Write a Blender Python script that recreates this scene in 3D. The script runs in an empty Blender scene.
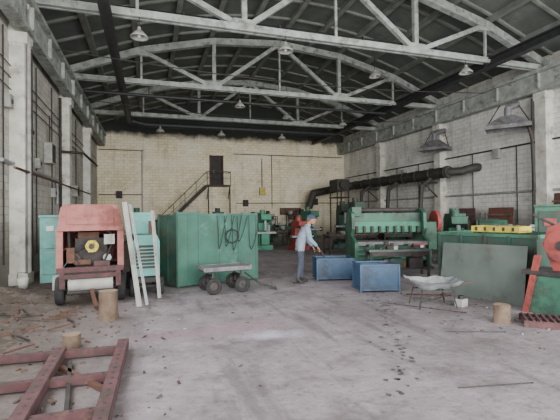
import bpy, math, random
from mathutils import Vector, Matrix, Euler
random.seed(7)
S=bpy.context.scene
R=math.radians

def lin(c):
    if isinstance(c,str):
        c=[int(c[i:i+2],16)/255 for i in (0,2,4)]
    return tuple((x/12.92 if x<=.04045 else ((x+.055)/1.055)**2.4) for x in c)+(1,)

def mat(name,a,b=None,scale=4,rough=.7,metal=0,bump=.15,c=None,camt=.45,cscale=2.0,detail=6,rust=None,ramt=.36):
    m=bpy.data.materials.new(name); m.use_nodes=True
    nt=m.node_tree; N=nt.nodes; L=nt.links
    p=N['Principled BSDF']; p.inputs['Roughness'].default_value=rough; p.inputs['Metallic'].default_value=metal
    tc=N.new('ShaderNodeTexCoord')
    n=N.new('ShaderNodeTexNoise'); n.inputs['Scale'].default_value=scale; n.inputs['Detail'].default_value=detail
    L.new(tc.outputs['Object'],n.inputs['Vector'])
    r=N.new('ShaderNodeValToRGB'); r.color_ramp.elements[0].position=.35; r.color_ramp.elements[1].position=.65
    r.color_ramp.elements[0].color=lin(a); r.color_ramp.elements[1].color=lin(b or a)
    L.new(n.outputs['Fac'],r.inputs['Fac']); out=r.outputs['Color']
    for col,amt,sc,loc in ((c,camt,cscale,(3.1,7.7,1.3)),(rust,ramt,5.5,(11,2,6))):
        if not col: continue
        n2=N.new('ShaderNodeTexNoise'); n2.inputs['Scale'].default_value=sc; n2.inputs['Detail'].default_value=8; n2.inputs['Roughness'].default_value=.7
        mp=N.new('ShaderNodeMapping'); mp.inputs['Location'].default_value=loc
        L.new(tc.outputs['Object'],mp.inputs['Vector']); L.new(mp.outputs['Vector'],n2.inputs['Vector'])
        r2=N.new('ShaderNodeValToRGB'); r2.color_ramp.elements[0].position=1-amt-.05; r2.color_ramp.elements[1].position=1-amt+.1
        L.new(n2.outputs['Fac'],r2.inputs['Fac'])
        mx=N.new('ShaderNodeMixRGB'); mx.inputs[2].default_value=lin(col)
        L.new(r2.outputs['Color'],mx.inputs[0]); L.new(out,mx.inputs[1]); out=mx.outputs[0]
    L.new(out,p.inputs['Base Color'])
    if bump:
        bp=N.new('ShaderNodeBump'); bp.inputs['Strength'].default_value=bump; bp.inputs['Distance'].default_value=.02
        L.new(n.outputs['Fac'],bp.inputs['Height']); L.new(bp.outputs['Normal'],p.inputs['Normal'])
    return m

def wallmat(name,axis,base,base2,stain,low,amt=.42,lowh=2.0,top=None,toph=7.6,wash=None,sk=.85):
    m=bpy.data.materials.new(name); m.use_nodes=True
    nt=m.node_tree; N=nt.nodes; L=nt.links
    p=N['Principled BSDF']; p.inputs['Roughness'].default_value=.9
    tc=N.new('ShaderNodeTexCoord'); sp=N.new('ShaderNodeSeparateXYZ'); L.new(tc.outputs['Object'],sp.inputs[0])
    cb=N.new('ShaderNodeCombineXYZ'); L.new(sp.outputs[axis],cb.inputs[0]); L.new(sp.outputs[2],cb.inputs[1])
    br=N.new('ShaderNodeTexBrick'); br.inputs['Scale'].default_value=1.0
    br.inputs['Brick Width'].default_value=.42; br.inputs['Row Height'].default_value=.2; br.inputs['Mortar Size'].default_value=.014
    br.inputs['Color1'].default_value=lin(base); br.inputs['Color2'].default_value=lin(base2)
    br.inputs['Mortar'].default_value=tuple(x*.75 for x in lin(base2)[:3])+(1,)
    L.new(cb.outputs[0],br.inputs['Vector'])
    def noise(s,loc,p0,p1,st=(1,1,1),d=8):
        mp=N.new('ShaderNodeMapping'); mp.inputs['Location'].default_value=loc; mp.inputs['Scale'].default_value=st
        L.new(tc.outputs['Object'],mp.inputs[0])
        n=N.new('ShaderNodeTexNoise'); n.inputs['Scale'].default_value=s; n.inputs['Detail'].default_value=d; n.inputs['Roughness'].default_value=.65
        L.new(mp.outputs[0],n.inputs[0])
        r=N.new('ShaderNodeValToRGB'); r.color_ramp.elements[0].position=p0; r.color_ramp.elements[1].position=p1
        L.new(n.outputs['Fac'],r.inputs[0]); return r.outputs['Color'],n.outputs['Fac']
    def mix(f,a,col,k):
        mu=N.new('ShaderNodeMath'); mu.operation='MULTIPLY'; mu.inputs[1].default_value=k; L.new(f,mu.inputs[0])
        x=N.new('ShaderNodeMixRGB'); x.inputs[2].default_value=col; L.new(mu.outputs[0],x.inputs[0]); L.new(a,x.inputs[1]); return x.outputs[0]
    out=br.outputs['Color']
    fw,_=noise(.55,(7,3,8),.42,.6); out=mix(fw,out,lin(wash or base),.5)
    f1,h1=noise(.8,(2,5,1),1-amt-.05,1-amt+.14); out=mix(f1,out,lin(stain),sk)
    dk=tuple(x*.5 for x in lin(stain)[:3])+(1,)
    f2,h2=noise(2.0,(9,1,4),.52,.7,(1,1,.1)); out=mix(f2,out,dk,.6*sk)
    f4,_=noise(6,(4,4,4),.58,.68); out=mix(f4,out,dk,.5*sk)
    f5,_=noise(2.6,(14,4,9),.6,.66); out=mix(f5,out,lin('8a705c'),.5*sk)
    ad=N.new('ShaderNodeMath'); ad.operation='MULTIPLY_ADD'; ad.inputs[1].default_value=1.4; L.new(h1,ad.inputs[0]); L.new(sp.outputs[2],ad.inputs[2])
    mr=N.new('ShaderNodeMapRange'); mr.inputs[1].default_value=lowh+1.0; mr.inputs[2].default_value=lowh+.2; L.new(ad.outputs[0],mr.inputs[0])
    out=mix(mr.outputs[0],out,lin(low),.7)
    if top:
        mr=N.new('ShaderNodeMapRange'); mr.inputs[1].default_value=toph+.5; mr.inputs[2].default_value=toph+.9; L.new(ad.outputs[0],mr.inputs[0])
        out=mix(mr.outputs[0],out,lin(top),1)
    L.new(out,p.inputs['Base Color'])
    bp=N.new('ShaderNodeBump'); bp.inputs['Strength'].default_value=.3; bp.inputs['Distance'].default_value=.012
    L.new(br.outputs['Fac'],bp.inputs['Height']); bp.invert=True; L.new(bp.outputs['Normal'],p.inputs['Normal'])
    return m

class B:
    def __init__(s): s.v=[];s.f=[];s.m=[];s.mats=[];s.sm=[]
    def mi(s,m):
        if m not in s.mats: s.mats.append(m)
        return s.mats.index(m)
    def add(s,vs,fs,m,smooth=False,M=None):
        o=len(s.v); k=s.mi(m)
        for v in vs:
            v=Vector(v); s.v.append(tuple(M@v if M else v))
        for f in fs: s.f.append([i+o for i in f]); s.m.append(k); s.sm.append(smooth)
    def box(s,c,sz,m,rot=(0,0,0)):
        x,y,z=[a/2 for a in sz]
        M=Matrix.Translation(c)@Euler([R(a) for a in rot]).to_matrix().to_4x4()
        vs=[(-x,-y,-z),(x,-y,-z),(x,y,-z),(-x,y,-z),(-x,-y,z),(x,-y,z),(x,y,z),(-x,y,z)]
        s.add(vs,[(0,3,2,1),(4,5,6,7),(0,1,5,4),(1,2,6,5),(2,3,7,6),(3,0,4,7)],m,False,M)
    def bar(s,p,q,w,h,m,up=(0,0,1)):
        p=Vector(p);q=Vector(q);d=q-p;l=d.length;d.normalize()
        u=Vector(up)
        if abs(d.dot(u))>.99: u=Vector((1,0,0))
        a=d.cross(u).normalized(); b=a.cross(d).normalized()
        M=Matrix((a,d,b)).transposed().to_4x4(); M.translation=(p+q)/2
        x,y,z=w/2,l/2,h/2
        vs=[(-x,-y,-z),(x,-y,-z),(x,y,-z),(-x,y,-z),(-x,-y,z),(x,-y,z),(x,y,z),(-x,y,z)]
        s.add(vs,[(0,3,2,1),(4,5,6,7),(0,1,5,4),(1,2,6,5),(2,3,7,6),(3,0,4,7)],m,False,M)
    def cyl(s,p,q,r,m,r2=None,n=18,cap=True):
        p=Vector(p);q=Vector(q);d=q-p;l=d.length
        Q=d.to_track_quat('Z','Y').to_matrix().to_4x4(); Q.translation=p
        r2=r if r2 is None else r2
        vs=[];
        for k,(z,rr) in enumerate(((0,r),(l,r2))):
            for i in range(n): a=2*math.pi*i/n; vs.append((rr*math.cos(a),rr*math.sin(a),z))
        s.add(vs,[(i,(i+1)%n,n+(i+1)%n,n+i) for i in range(n)],m,True,Q)
        if cap: s.add(vs,[tuple(range(n))[::-1],tuple(range(n,2*n))],m,False,Q)
    def tube(s,pts,r,m,n=12):
        pts=[Vector(p) for p in pts]
        for a,b in zip(pts,pts[1:]): s.cyl(a,b,r,m,n=n)
        for p in pts[1:-1]: s.sph(p,(r,r,r),m,n=n)
    def sph(s,c,r,m,n=14,rot=None):
        k=n//2; vs=[(0,0,r[2])]
        for j in range(1,k):
            t=math.pi*j/k
            for i in range(n):
                a=2*math.pi*i/n; vs.append((r[0]*math.sin(t)*math.cos(a),r[1]*math.sin(t)*math.sin(a),r[2]*math.cos(t)))
        vs.append((0,0,-r[2])); fs=[]
        for i in range(n): fs.append((0,1+i,1+(i+1)%n))
        for j in range(k-2):
            for i in range(n):
                a=1+j*n; fs.append((a+i,a+n+i,a+n+(i+1)%n,a+(i+1)%n))
        a=1+(k-2)*n
        for i in range(n): fs.append((a+i,len(vs)-1,a+(i+1)%n))
        M=Matrix.Translation(c)
        if rot: M=M@Euler([R(x) for x in rot]).to_matrix().to_4x4()
        s.add(vs,fs,m,True,M)
    def prism(s,prof,y0,y1,m,axis='y',M=None,smooth=False):
        n=len(prof); vs=[]
        for y in (y0,y1):
            for a,b in prof:
                vs.append((a,y,b) if axis=='y' else ((y,a,b) if axis=='x' else (a,b,y)))
        s.add(vs,[tuple(range(n)),tuple(range(n,2*n))[::-1]],m,False,M)
        s.add(vs,[(i,n+i,n+(i+1)%n,(i+1)%n) for i in range(n)],m,smooth,M)
    def lathe(s,prof,c,m,n=20,axis='z',M=None):
        vs=[]
        for r,z in prof:
            for i in range(n): a=2*math.pi*i/n; vs.append((r*math.cos(a),r*math.sin(a),z))
        fs=[]
        for j in range(len(prof)-1):
            for i in range(n): fs.append((j*n+i,j*n+(i+1)%n,(j+1)*n+(i+1)%n,(j+1)*n+i))
        T=Matrix.Translation(c)
        if axis=='x': T=T@Matrix.Rotation(R(90),4,'Y')
        if axis=='y': T=T@Matrix.Rotation(R(90),4,'X')
        s.add(vs,fs,m,True,T)
    def wheel(s,c,r,w,m,hub,axis='y'):
        pr=[(r*.55,-w/2),(r*.9,-w/2),(r,-w*.3),(r,w*.3),(r*.9,w/2),(r*.55,w/2),(r*.55,-w/2)]
        s.lathe(pr,c,m,22,axis)
        s.lathe([(0.001,-w*.25),(r*.3,-w*.35),(r*.56,-w*.2),(r*.56,w*.2),(r*.3,w*.35),(0.001,w*.25)],c,hub,22,axis)
    def done(s,name,loc=(0,0,0),rz=0,bevel=0,parent=None,scale=None):
        me=bpy.data.meshes.new(name); me.from_pydata(s.v,[],s.f)
        for m in s.mats: me.materials.append(m)
        for i,p in enumerate(me.polygons): p.material_index=s.m[i]; p.use_smooth=s.sm[i]
        import bmesh
        bm=bmesh.new(); bm.from_mesh(me); bmesh.ops.recalc_face_normals(bm,faces=bm.faces); bm.to_mesh(me); bm.free()
        o=bpy.data.objects.new(name,me); S.collection.objects.link(o)
        o.location=loc; o.rotation_euler=(0,0,R(rz))
        if scale: o.scale=(scale,)*3
        if bevel:
            b=o.modifiers.new('Bevel','BEVEL'); b.width=bevel; b.segments=2; b.limit_method='ANGLE'; b.angle_limit=R(50)
        if parent: o.parent=parent
        return o

# ---------- materials
RU='54402f'
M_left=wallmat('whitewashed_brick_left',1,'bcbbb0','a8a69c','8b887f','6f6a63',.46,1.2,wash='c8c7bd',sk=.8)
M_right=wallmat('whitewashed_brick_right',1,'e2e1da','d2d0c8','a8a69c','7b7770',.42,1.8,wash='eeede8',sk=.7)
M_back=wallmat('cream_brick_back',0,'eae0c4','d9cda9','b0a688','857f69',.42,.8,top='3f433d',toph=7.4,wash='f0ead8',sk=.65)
M_truss=mat('whitewashed_concrete','a3a8a2','858a84',3,.9,c='64665f',camt=.44,cscale=3)
M_col=mat('column_plaster','d2d1c8','b8b6aa',3,.9,c='8a867c',camt=.42)
M_roof=mat('roof_slab','636862','525751',1.2,.95,c='6c6f68',camt=.4,cscale=.8)
M_rib=mat('roof_rib','7d817a','686c65',2,.95)
M_black=mat('black_paint_steel','222325','303030',5,.6,.1)
M_dark=mat('dark_iron','2c2b2b','3f3b38',8,.7,.2,c='4e3b30',camt=.4)
M_green=mat('green_machine_paint','2d5a47','386853',3,.6,c='263a32',camt=.47,rust=RU,ramt=.4)
M_green2=mat('green_booth_paint','336354','2a5245',2,.7,c='557c70',camt=.4,cscale=1.5,rust='55443a',ramt=.38)
M_green3=mat('dark_green_paint','203a31','29493d',3,.65,c='33352c',camt=.45,rust=RU,ramt=.4)
M_bright=mat('bright_green_paint','2f765a','387f64',3,.6,c='2a4d40',camt=.45,rust=RU,ramt=.37)
M_turq=mat('turquoise_paint','5f9f97','4f8880',3,.65,c='6d756a',camt=.43,rust=RU,ramt=.36)
M_pink=mat('faded_red_paint','8f5651','a06b64',3,.8,c='704039',camt=.48,rust='5d4036',ramt=.4)
M_red=mat('red_machine_paint','8c3a34','9a463f',4,.6,c='582e2a',camt=.45)
M_redox=mat('red_oxide_steel','5e3f42','523639',6,.9,.05,c='453733',camt=.5,cscale=5,rust='6b5448',ramt=.38)
M_yel=mat('yellow_paint','c9b840','b8a436',5,.6,c='7a6a2a',camt=.42)
M_blue=mat('blue_cabinet_paint','2d4660','35536e',4,.6,c='28343f',camt=.46)
M_navy=mat('navy_cabinet_paint','294058','304b66',4,.6,c='232e3a',camt=.46)
M_blued=mat('blue_inner_paint','1e2a38','263344',4,.7)
M_steel=mat('galvanised_steel','9a9d9e','818586',8,.55,.25,c='625c54',camt=.42)
M_deck=mat('worn_deck_plate','77777a','626365',6,.75,.1,c='514b46',camt=.46)
M_grey=mat('grey_sheet_steel','515a55','5d6661',2,.7,.1,c='4a4b45',camt=.42,rust='57504a',ramt=.34)
M_lgrey=mat('light_grey_paint','a3a39d','8b8b85',4,.7,c='6c675f',camt=.42)
M_rub=mat('tyre_rubber','1e1e1f','2a2a2b',10,.9)
M_wood=mat('old_wood','6f5e4f','57483b',6,.9,c='43392f',camt=.45)
M_woodtop=mat('cut_wood_end','8f7c66','7b6a55',10,.9)
M_rust=mat('rusty_steel','634536','50392d',8,.85,.1,c='3a2b24',camt=.42)
M_brown=mat('brown_board','633f38','54362f',4,.75,c='463029',camt=.42)
M_duct=mat('dark_duct_steel','33332f','42413b',4,.65,.2,c='5b5346',camt=.38)
M_dirt=mat('dirt_soil','5c524a','473f38',5,.98,bump=.8,c='756b61',camt=.42,cscale=6)
M_glass=mat('enamel_reflector','c9ccc8','b0b3ae',6,.4)
M_white=mat('white_enamel','c8c8c2','b0b0aa',6,.6)
M_oil=mat('oil_stain','4c494a','565253',10,.6)

def floormat():
    m=bpy.data.materials.new('worn_concrete_floor'); m.use_nodes=True
    nt=m.node_tree; N=nt.nodes; L=nt.links
    p=N['Principled BSDF']; p.inputs['Roughness'].default_value=.62
    tc=N.new('ShaderNodeTexCoord'); sp=N.new('ShaderNodeSeparateXYZ'); L.new(tc.outputs['Object'],sp.inputs[0])
    def noise(s,p0,p1,loc=(0,0,0),d=8,ro=.6,sc=(1,1,1)):
        mp=N.new('ShaderNodeMapping'); mp.inputs['Location'].default_value=loc; mp.inputs['Scale'].default_value=sc
        L.new(tc.outputs['Object'],mp.inputs[0])
        n=N.new('ShaderNodeTexNoise'); n.inputs['Scale'].default_value=s; n.inputs['Detail'].default_value=d; n.inputs['Roughness'].default_value=ro
        L.new(mp.outputs[0],n.inputs[0]); r=N.new('ShaderNodeValToRGB'); r.color_ramp.elements[0].position=p0; r.color_ramp.elements[1].position=p1
        L.new(n.outputs['Fac'],r.inputs[0]); return r,n
    def mix(f,a,col,k=1):
        mu=N.new('ShaderNodeMath'); mu.operation='MULTIPLY'; mu.inputs[1].default_value=k; L.new(f,mu.inputs[0])
        x=N.new('ShaderNodeMixRGB'); x.inputs[2].default_value=lin(col); L.new(mu.outputs[0],x.inputs[0]); L.new(a,x.inputs[1]); return x.outputs[0]
    r,n0=noise(.6,.3,.7); r.color_ramp.elements[0].color=lin('7f777c'); r.color_ramp.elements[1].color=lin('9a9194')
    out=r.outputs[0]
    f,_=noise(1.3,.48,.62,(4,2,0),10,.7); out=mix(f.outputs[0],out,'645d5d',.65)
    f,_=noise(3.5,.5,.66,(14,2,0),10,.7); out=mix(f.outputs[0],out,'a9a1a0',.45)
    f,_=noise(7,.53,.68,(1,9,0),10,.7); out=mix(f.outputs[0],out,'544e4d',.6)
    f,_=noise(26,.6,.68,(5,3,0),4); out=mix(f.outputs[0],out,'4b4643',.5)
    f,_=noise(1.0,.54,.64,(3,17,0),8,.6,(3,.4,1)); out=mix(f.outputs[0],out,'5a5455',.5)
    f,_=noise(1.7,.6,.66,(23,7,0),10,.75); out=mix(f.outputs[0],out,'4d4846',.5)
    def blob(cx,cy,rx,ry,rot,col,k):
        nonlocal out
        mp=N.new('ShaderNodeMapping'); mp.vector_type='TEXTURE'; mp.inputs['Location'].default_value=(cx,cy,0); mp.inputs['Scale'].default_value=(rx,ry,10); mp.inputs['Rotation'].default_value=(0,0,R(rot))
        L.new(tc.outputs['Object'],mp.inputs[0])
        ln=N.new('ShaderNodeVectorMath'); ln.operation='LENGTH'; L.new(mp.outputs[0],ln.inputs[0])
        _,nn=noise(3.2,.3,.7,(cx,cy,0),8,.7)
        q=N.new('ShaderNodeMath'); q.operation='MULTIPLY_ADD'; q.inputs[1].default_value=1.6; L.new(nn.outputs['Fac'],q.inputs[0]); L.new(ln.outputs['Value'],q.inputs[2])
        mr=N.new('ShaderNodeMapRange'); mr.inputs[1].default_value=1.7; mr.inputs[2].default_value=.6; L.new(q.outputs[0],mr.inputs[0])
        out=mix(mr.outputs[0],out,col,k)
    blob(1.4,6.2,1.3,.6,15,'9f848c',.7)
    blob(1.65,5.65,.7,.32,-10,'cfcde0',.75)  # pale bluish light reflection streak, painted into the floor colour
    blob(.3,6.1,1.4,.35,5,'8c6c76',.6)
    blob(3.4,6.5,1.4,.9,35,'625c5c',.6)
    blob(4.2,4.2,1.2,.7,-20,'686161',.5)
    blob(6.5,6.8,2.2,1.5,30,'58524f',.7)
    mu=N.new('ShaderNodeMath'); mu.operation='MULTIPLY_ADD'; mu.inputs[1].default_value=2.2
    _,n1=noise(1.1,.3,.7,(8,8,0)); L.new(n1.outputs['Fac'],mu.inputs[0]); L.new(sp.outputs[0],mu.inputs[2])
    mr=N.new('ShaderNodeMapRange'); mr.inputs[1].default_value=1.0; mr.inputs[2].default_value=-.2; L.new(mu.outputs[0],mr.inputs[0])
    out=mix(mr.outputs[0],out,'554b44',.92)
    f,_=noise(9,.45,.65,(2,2,0)); 
    mm=N.new('ShaderNodeMath'); mm.operation='MULTIPLY'; L.new(f.outputs[0],mm.inputs[0]); L.new(mr.outputs[0],mm.inputs[1]); out=mix(mm.outputs[0],out,'766c62',.6)
    L.new(out,p.inputs['Base Color'])
    _,nb=noise(12,.3,.7,d=10)
    bp=N.new('ShaderNodeBump'); bp.inputs['Strength'].default_value=.4; bp.inputs['Distance'].default_value=.03
    L.new(nb.outputs['Fac'],bp.inputs['Height']); L.new(bp.outputs['Normal'],p.inputs['Normal'])
    return m
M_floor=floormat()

# ---------- room shell
XL,XR,YB,YF=-3.4,15.2,30.0,-5.0
CX,HW=(XL+XR)/2,(XR-XL)/2
ZC=7.45
def zt(x): return ZC+.15+2.25*(1-((x-CX)/HW)**2)
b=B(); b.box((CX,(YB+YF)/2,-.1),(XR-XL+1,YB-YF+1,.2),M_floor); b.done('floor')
def sidewall(name,x0,x1,mt,sgn):
    b=B(); xc=(x0+x1)/2; w=abs(x1-x0)
    b.box((xc,(10.6+YB+.3)/2,4),(w,YB+.3-10.6,8),mt)
    b.box((xc,(YF+10.6)/2,.8),(w,10.6-YF,1.6),mt)
    b.box((xc,(YF+10.6)/2,7.1),(w,10.6-YF,1.8),mt)
    for y in (-4.6,.2,5.9): b.box((xc,y,3.9),(w,1.2,4.6),mt)
    b.done(name)
    k=1
    for y0,y1 in ((-4,-.4),(.8,5.3),(6.5,10.6)):
        w=B()
        for t in range(5):
            y=y0+(y1-y0)*t/4; w.box((xc,y,3.9),(.07,.06,4.6),M_lgrey)
        for t in range(5): w.box((xc,(y0+y1)/2,1.6+4.6*t/4),(.07,y1-y0,.06),M_lgrey)
        w.done('window_%d'%(k+(0 if sgn<0 else 3))); k+=1
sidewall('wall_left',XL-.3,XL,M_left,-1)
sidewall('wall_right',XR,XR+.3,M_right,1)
b=B()
dx0,dx1,dz0,dz1=4.25,5.2,3.95,6.1
def bw(x0,x1,z0,z1): b.box(((x0+x1)/2,YB+.15,(z0+z1)/2),(x1-x0,.3,z1-z0),M_back)
bw(XL-.3,dx0,0,7.75); bw(dx1,XR+.3,0,7.75); bw(dx0,dx1,0,dz0); bw(dx0,dx1,dz1,7.75)
prof=[(XL-.3,7.75)]+[(x,zt(x)+.42) for x in [XL+i*HW*2/16 for i in range(17)]]+[(XR+.3,7.75)]
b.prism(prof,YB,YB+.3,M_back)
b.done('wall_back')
d=B()
d.box(((dx0+dx1)/2,YB+.2,(dz0+dz1)/2),(dx1-dx0-.01,.06,dz1-dz0-.01),M_dark)
for x in (dx0,dx1): d.box((x,YB-.05,(dz0+dz1)/2),(.08,.09,dz1-dz0+.1),M_brown)
d.box(((dx0+dx1)/2,YB-.05,dz1),(dx1-dx0+.1,.09,.08),M_brown)
d.box((dx0+.3,YB+.13,dz0+1),(.05,.05,.2),M_lgrey)
d.done('door_1')
b=B()
nx=12
xs=[XL-.3+(XR-XL+.6)*i/nx for i in range(nx+1)]
for i in range(nx):
    x0,x1=xs[i],xs[i+1]; z0,z1=zt(max(min(x0,XR),XL))+.32,zt(max(min(x1,XR),XL))+.32
    b.prism([(x0,z0),(x1,z1),(x1,z1+.12),(x0,z0+.12)],YF,YB+.3,M_roof)
for i in range(1,nx):
    x=xs[i]; b.box((x,(YB+YF)/2,zt(x)+.24),(.2,YB-YF,.2),M_rib)
for i in range(nx):
    x0,x1=xs[i],xs[i+1]
    for k in range(24):
        y=YF+.6+k*1.48
        z0,z1=zt(max(x0,XL))+.29,zt(min(x1,XR))+.29
        b.bar((x0,y,z0),(x1,y,z1),.1,.12,M_rib)
b.done('ceiling')

def truss(y):
    b=B(); nodes=[XL,-.3,2.8,5.9,9.0,12.1,XR]
    for a,c in zip(nodes,nodes[1:]):
        b.bar((a,y,zt(a)-.05 if a>XL else ZC+.1),(c,y,zt(c)-.05 if c<XR else ZC+.1),.25,.28,M_truss)
    for dy in (-.09,.09): b.bar((XL,y+dy,ZC),(XR,y+dy,ZC),.08,.2,M_truss)
    b.bar((XL,y,ZC-.06),(XR,y,ZC-.06),.12,.05,M_truss)
    for x in (2.8,9.0):
        b.bar((x,y,ZC),(x,y,zt(x)),.16,.16,M_truss)
        for q in (x-3.1,x+3.1): b.bar((x,y+.0,ZC),(q,y,zt(q)-.05),.15,.16,M_truss)
    for x in (-.3,12.1): b.bar((x,y,ZC),(x,y,zt(x)),.08,.08,M_truss)
    b.bar((5.9,y,ZC),(5.9,y,zt(5.9)),.08,.08,M_truss)
    for x in (2.8,9.0): b.box((x,y,ZC+.12),(.7,.18,.3),M_truss)
    for x in (-.3,5.9,12.1): b.box((x,y,zt(x)-.15),(.6,.18,.25),M_truss)
    b.done('roof_truss')
for y in (0,6.0,12.1,18.2,24.1): truss(y)

for y in (0,6.0,12.1,18.2,24.1):
    for x,s in ((XL+.18,1),(XR-.2,-1)):
        b=B(); b.box((x,y,3.65),(.36 if s>0 else .4,.5,7.3),M_col); b.box((x+.02*s,y,7.2),(.55,.6,.22),M_col)
        b.box((x,y,.15),(.5,.6,.3),M_col)
        b.box((x-.0,y,6.35),(.5,.56,.3),M_col)
        b.done('wall_column',bevel=.02)
for x in (XR-.42,XL+.35):
    b=B()
    b.box((x,(YB+YF)/2,7.28),(.5,YB-YF-.2,.14),M_truss); b.box((x,(YB+YF)/2,6.92),(.2,YB-YF-.2,.7),M_truss)
    b.box((x,(YB+YF)/2,6.55),(.32,YB-YF-.2,.12),M_truss)
    for k in range(18): b.box((x,YF+1+k*2,6.92),(.4,.06,.62),M_truss)
    b.done('crane_runway_beam')
b=B()
for z in (7.22,7.5): b.box((12.25,13.5,z),(.3,32,.05),M_black)
b.box((12.25,13.5,7.36),(.08,32,.26),M_black)
for y in (6,12.1,18.2,24.1): b.box((12.25,y,7.4),(.36,.1,.4),M_black)
b.done('hoist_monorail')
b=B(); b.tube([(-1.1,YF+1,7.25),(-1.1,24.9,7.25),(-.2,25.0,7.1),(4.0,25.0,7.12),(12.0,25.0,7.12)],.16,M_black,14)
for y in (6,12,18,24): b.cyl((-1.1,y,7.2),(-1.1,y,7.6),.03,M_black)
for x in (0.5,3,6,9): b.tube([(x,25,7.1),(x,24.3,7.6)],.02,M_black)
b.done('heating_pipe')
b=B(); b.tube([(-.9,12.5,7.72),(2,12.4,7.7),(14.2,12.4,7.72)],.11,M_black,12)
for x in (1,4,7,10,13): b.box((x,12.36,7.66),(.05,.3,.24),M_black)
b.done('gas_pipe')
b=B(); b.tube([(-2.6,18.6,7.0),(11.9,18.6,7.0)],.07,M_black,10)
for x in (0,4,8): b.cyl((x,18.55,7.0),(x,18.3,7.45),.02,M_black,n=6)
b.done('air_pipe')
for x0,z0,y in ((-2.7,7.0,14.2),(-2.7,7.1,20.4)):
    b=B(); pts=[(x0+16.8*t/12,y,z0-.35*math.sin(math.pi*t/12)) for t in range(13)]
    b.tube(pts,.018,M_dark,6)
    b.done('overhead_cable')

for x,y,z,t in ((-.25,12.0,6.85,7.4),(4.1,12.0,6.95,7.4),(11.1,12.0,6.95,7.4),(3.95,18.1,6.75,7.4),(9.1,15,7.6,9.6),(4.1,24,6.55,7.4),(7.9,24,6.55,7.4),(.6,24,6.6,7.4),(10.6,21,6.9,9.4),(7.2,21,7.1,9.7)):
    b=B()
    b.lathe([(.02,.22),(.05,.2),(.06,.1),(.12,.08),(.24,-.06),(.25,-.1),(.23,-.06),(.1,.05),(.001,.07)],(0,0,0),M_lgrey,18)
    b.sph((0,0,-.02),(.06,.06,.08),M_glass,10)
    b.cyl((0,0,.2),(0,0,t-z),.012,M_dark,n=6)
    b.done('pendant_lamp',(x,y,z))

b=B()
b.box((4.75,29.45,3.86),(1.7,.85,.08),M_dark)
n=17
for i in range(n):
    t=(i+.5)/n; b.box((.1+3.8*t,29.45,3.86*t),(.28,.7,.04),M_dark)
for y in (29.1,29.8): b.bar((0,y,.05),(3.92,y,3.84),.06,.2,M_dark)
y=29.08
b.bar((0,y,1.0),(3.92,y,4.85),.05,.05,M_dark); b.bar((0,y,.55),(3.92,y,4.35),.03,.03,M_dark)
for i in range(6): t=i/5; b.bar((3.92*t,y,3.8*t),(3.92*t,y,3.85*t+1.0),.04,.04,M_dark)
b.bar((3.92,y,4.85),(5.6,y,4.85),.05,.05,M_dark); b.bar((3.92,y,4.4),(5.6,y,4.4),.03,.03,M_dark)
for x in (4.5,5.05,5.6): b.bar((x,y,3.8),(x,y,4.85),.04,.04,M_dark)
b.bar((5.6,29.08,4.85),(5.6,29.8,4.85),.05,.05,M_dark)
for x in (4.0,5.55): b.bar((x,29.1,0),(x,29.1,3.84),.08,.08,M_dark); b.bar((x,29.1,3.8),(x,29.85,2.9),.05,.05,M_dark)
b.done('steel_staircase')

b=B(); b.box((0,0,0),(1.75,.05,.55),M_brown)
for i in range(4): b.box((-.65+i*.43,-.035,0),(.36,.02,.42),M_wood)
b.done('notice_board',(10.5,29.97,1.95))
b=B(); b.box((0,0,0),(.45,.2,.6),M_lgrey); b.box((0,-.11,0),(.38,.02,.5),M_yel); b.cyl((0,0,.3),(0,0,2.5),.025,M_dark,n=8)
b.done('electrical_box',(8.2,29.88,3.5),bevel=.01)
b=B(); b.tube([(6.0,29.94,6.3),(15,29.94,6.3)],.03,M_dark,8); b.tube([(9,29.94,6.3),(9,29.94,2.2)],.025,M_dark,8)
b.tube([(6.2,29.94,2.6),(14.8,29.94,2.6)],.03,M_dark,8)
for x,z in ((6.9,2.6),(12.6,2.7)): b.box((x,29.9,z),(.4,.16,.5),M_dark)
b.done('wall_conduit')
b=B(); b.tube([(XL+.1,29.94,6.3),(-.4,29.94,6.3)],.03,M_dark,8); b.tube([(-.5,29.94,6.3),(-.5,29.94,0)],.04,M_lgrey,8)
b.tube([(XL+.1,29.94,3.2),(-.5,29.94,3.2)],.03,M_dark,8); b.box((-2,29.9,3.2),(.4,.16,.5),M_dark)
b.done('wall_conduit')

b=B(); 
b.tube([(13.9,16.2,3.72),(13.9,27.2,3.72),(12.9,28.6,3.5),(11.9,28.6,3.3),(11.5,28.6,2.2)],.28,M_duct,20)
for k in range(10): b.cyl((13.9,16.3+k*1.15,3.72),(13.9,16.38+k*1.15,3.72),.32,M_duct,n=20)
b.tube([(13.9,16.3,3.72),(14.3,15.9,3.72),(14.9,15.6,3.9),(15.1,15.6,3.9)],.2,M_duct,14)
for y in (17.4,20.4,23.5):
    b.tube([(13.9,y,3.6),(13.2,y,3.1),(13.1,y,1.9)],.11,M_duct,12)
    b.lathe([(.1,.25),(.28,0)],(13.1,y,1.75),M_duct,16)
for y in (18.2,24.1): b.box((14.4,y,3.35),(1.2,.08,.08),M_dark); b.bar((13.9,y,3.35),(14.9,y,2.5),.05,.05,M_dark)
b.done('ventilation_duct')
b=B(); b.box((0,0,0),(.9,1.3,.8),M_duct); b.cyl((0,-.66,0),(0,-.85,0),.34,M_dark); b.box((0,0,-.85),(1.0,1.3,.08),M_dark)
b.cyl((.45,0,0),(.9,0,0),.2,M_duct)
for sx in (-.42,.42):
    for sy in (-.55,.55): b.box((sx,sy,-2.05),(.08,.08,3.3),M_dark)
b.done('extraction_fan_unit',(12.6,25.6,3.7),bevel=.02)

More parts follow.
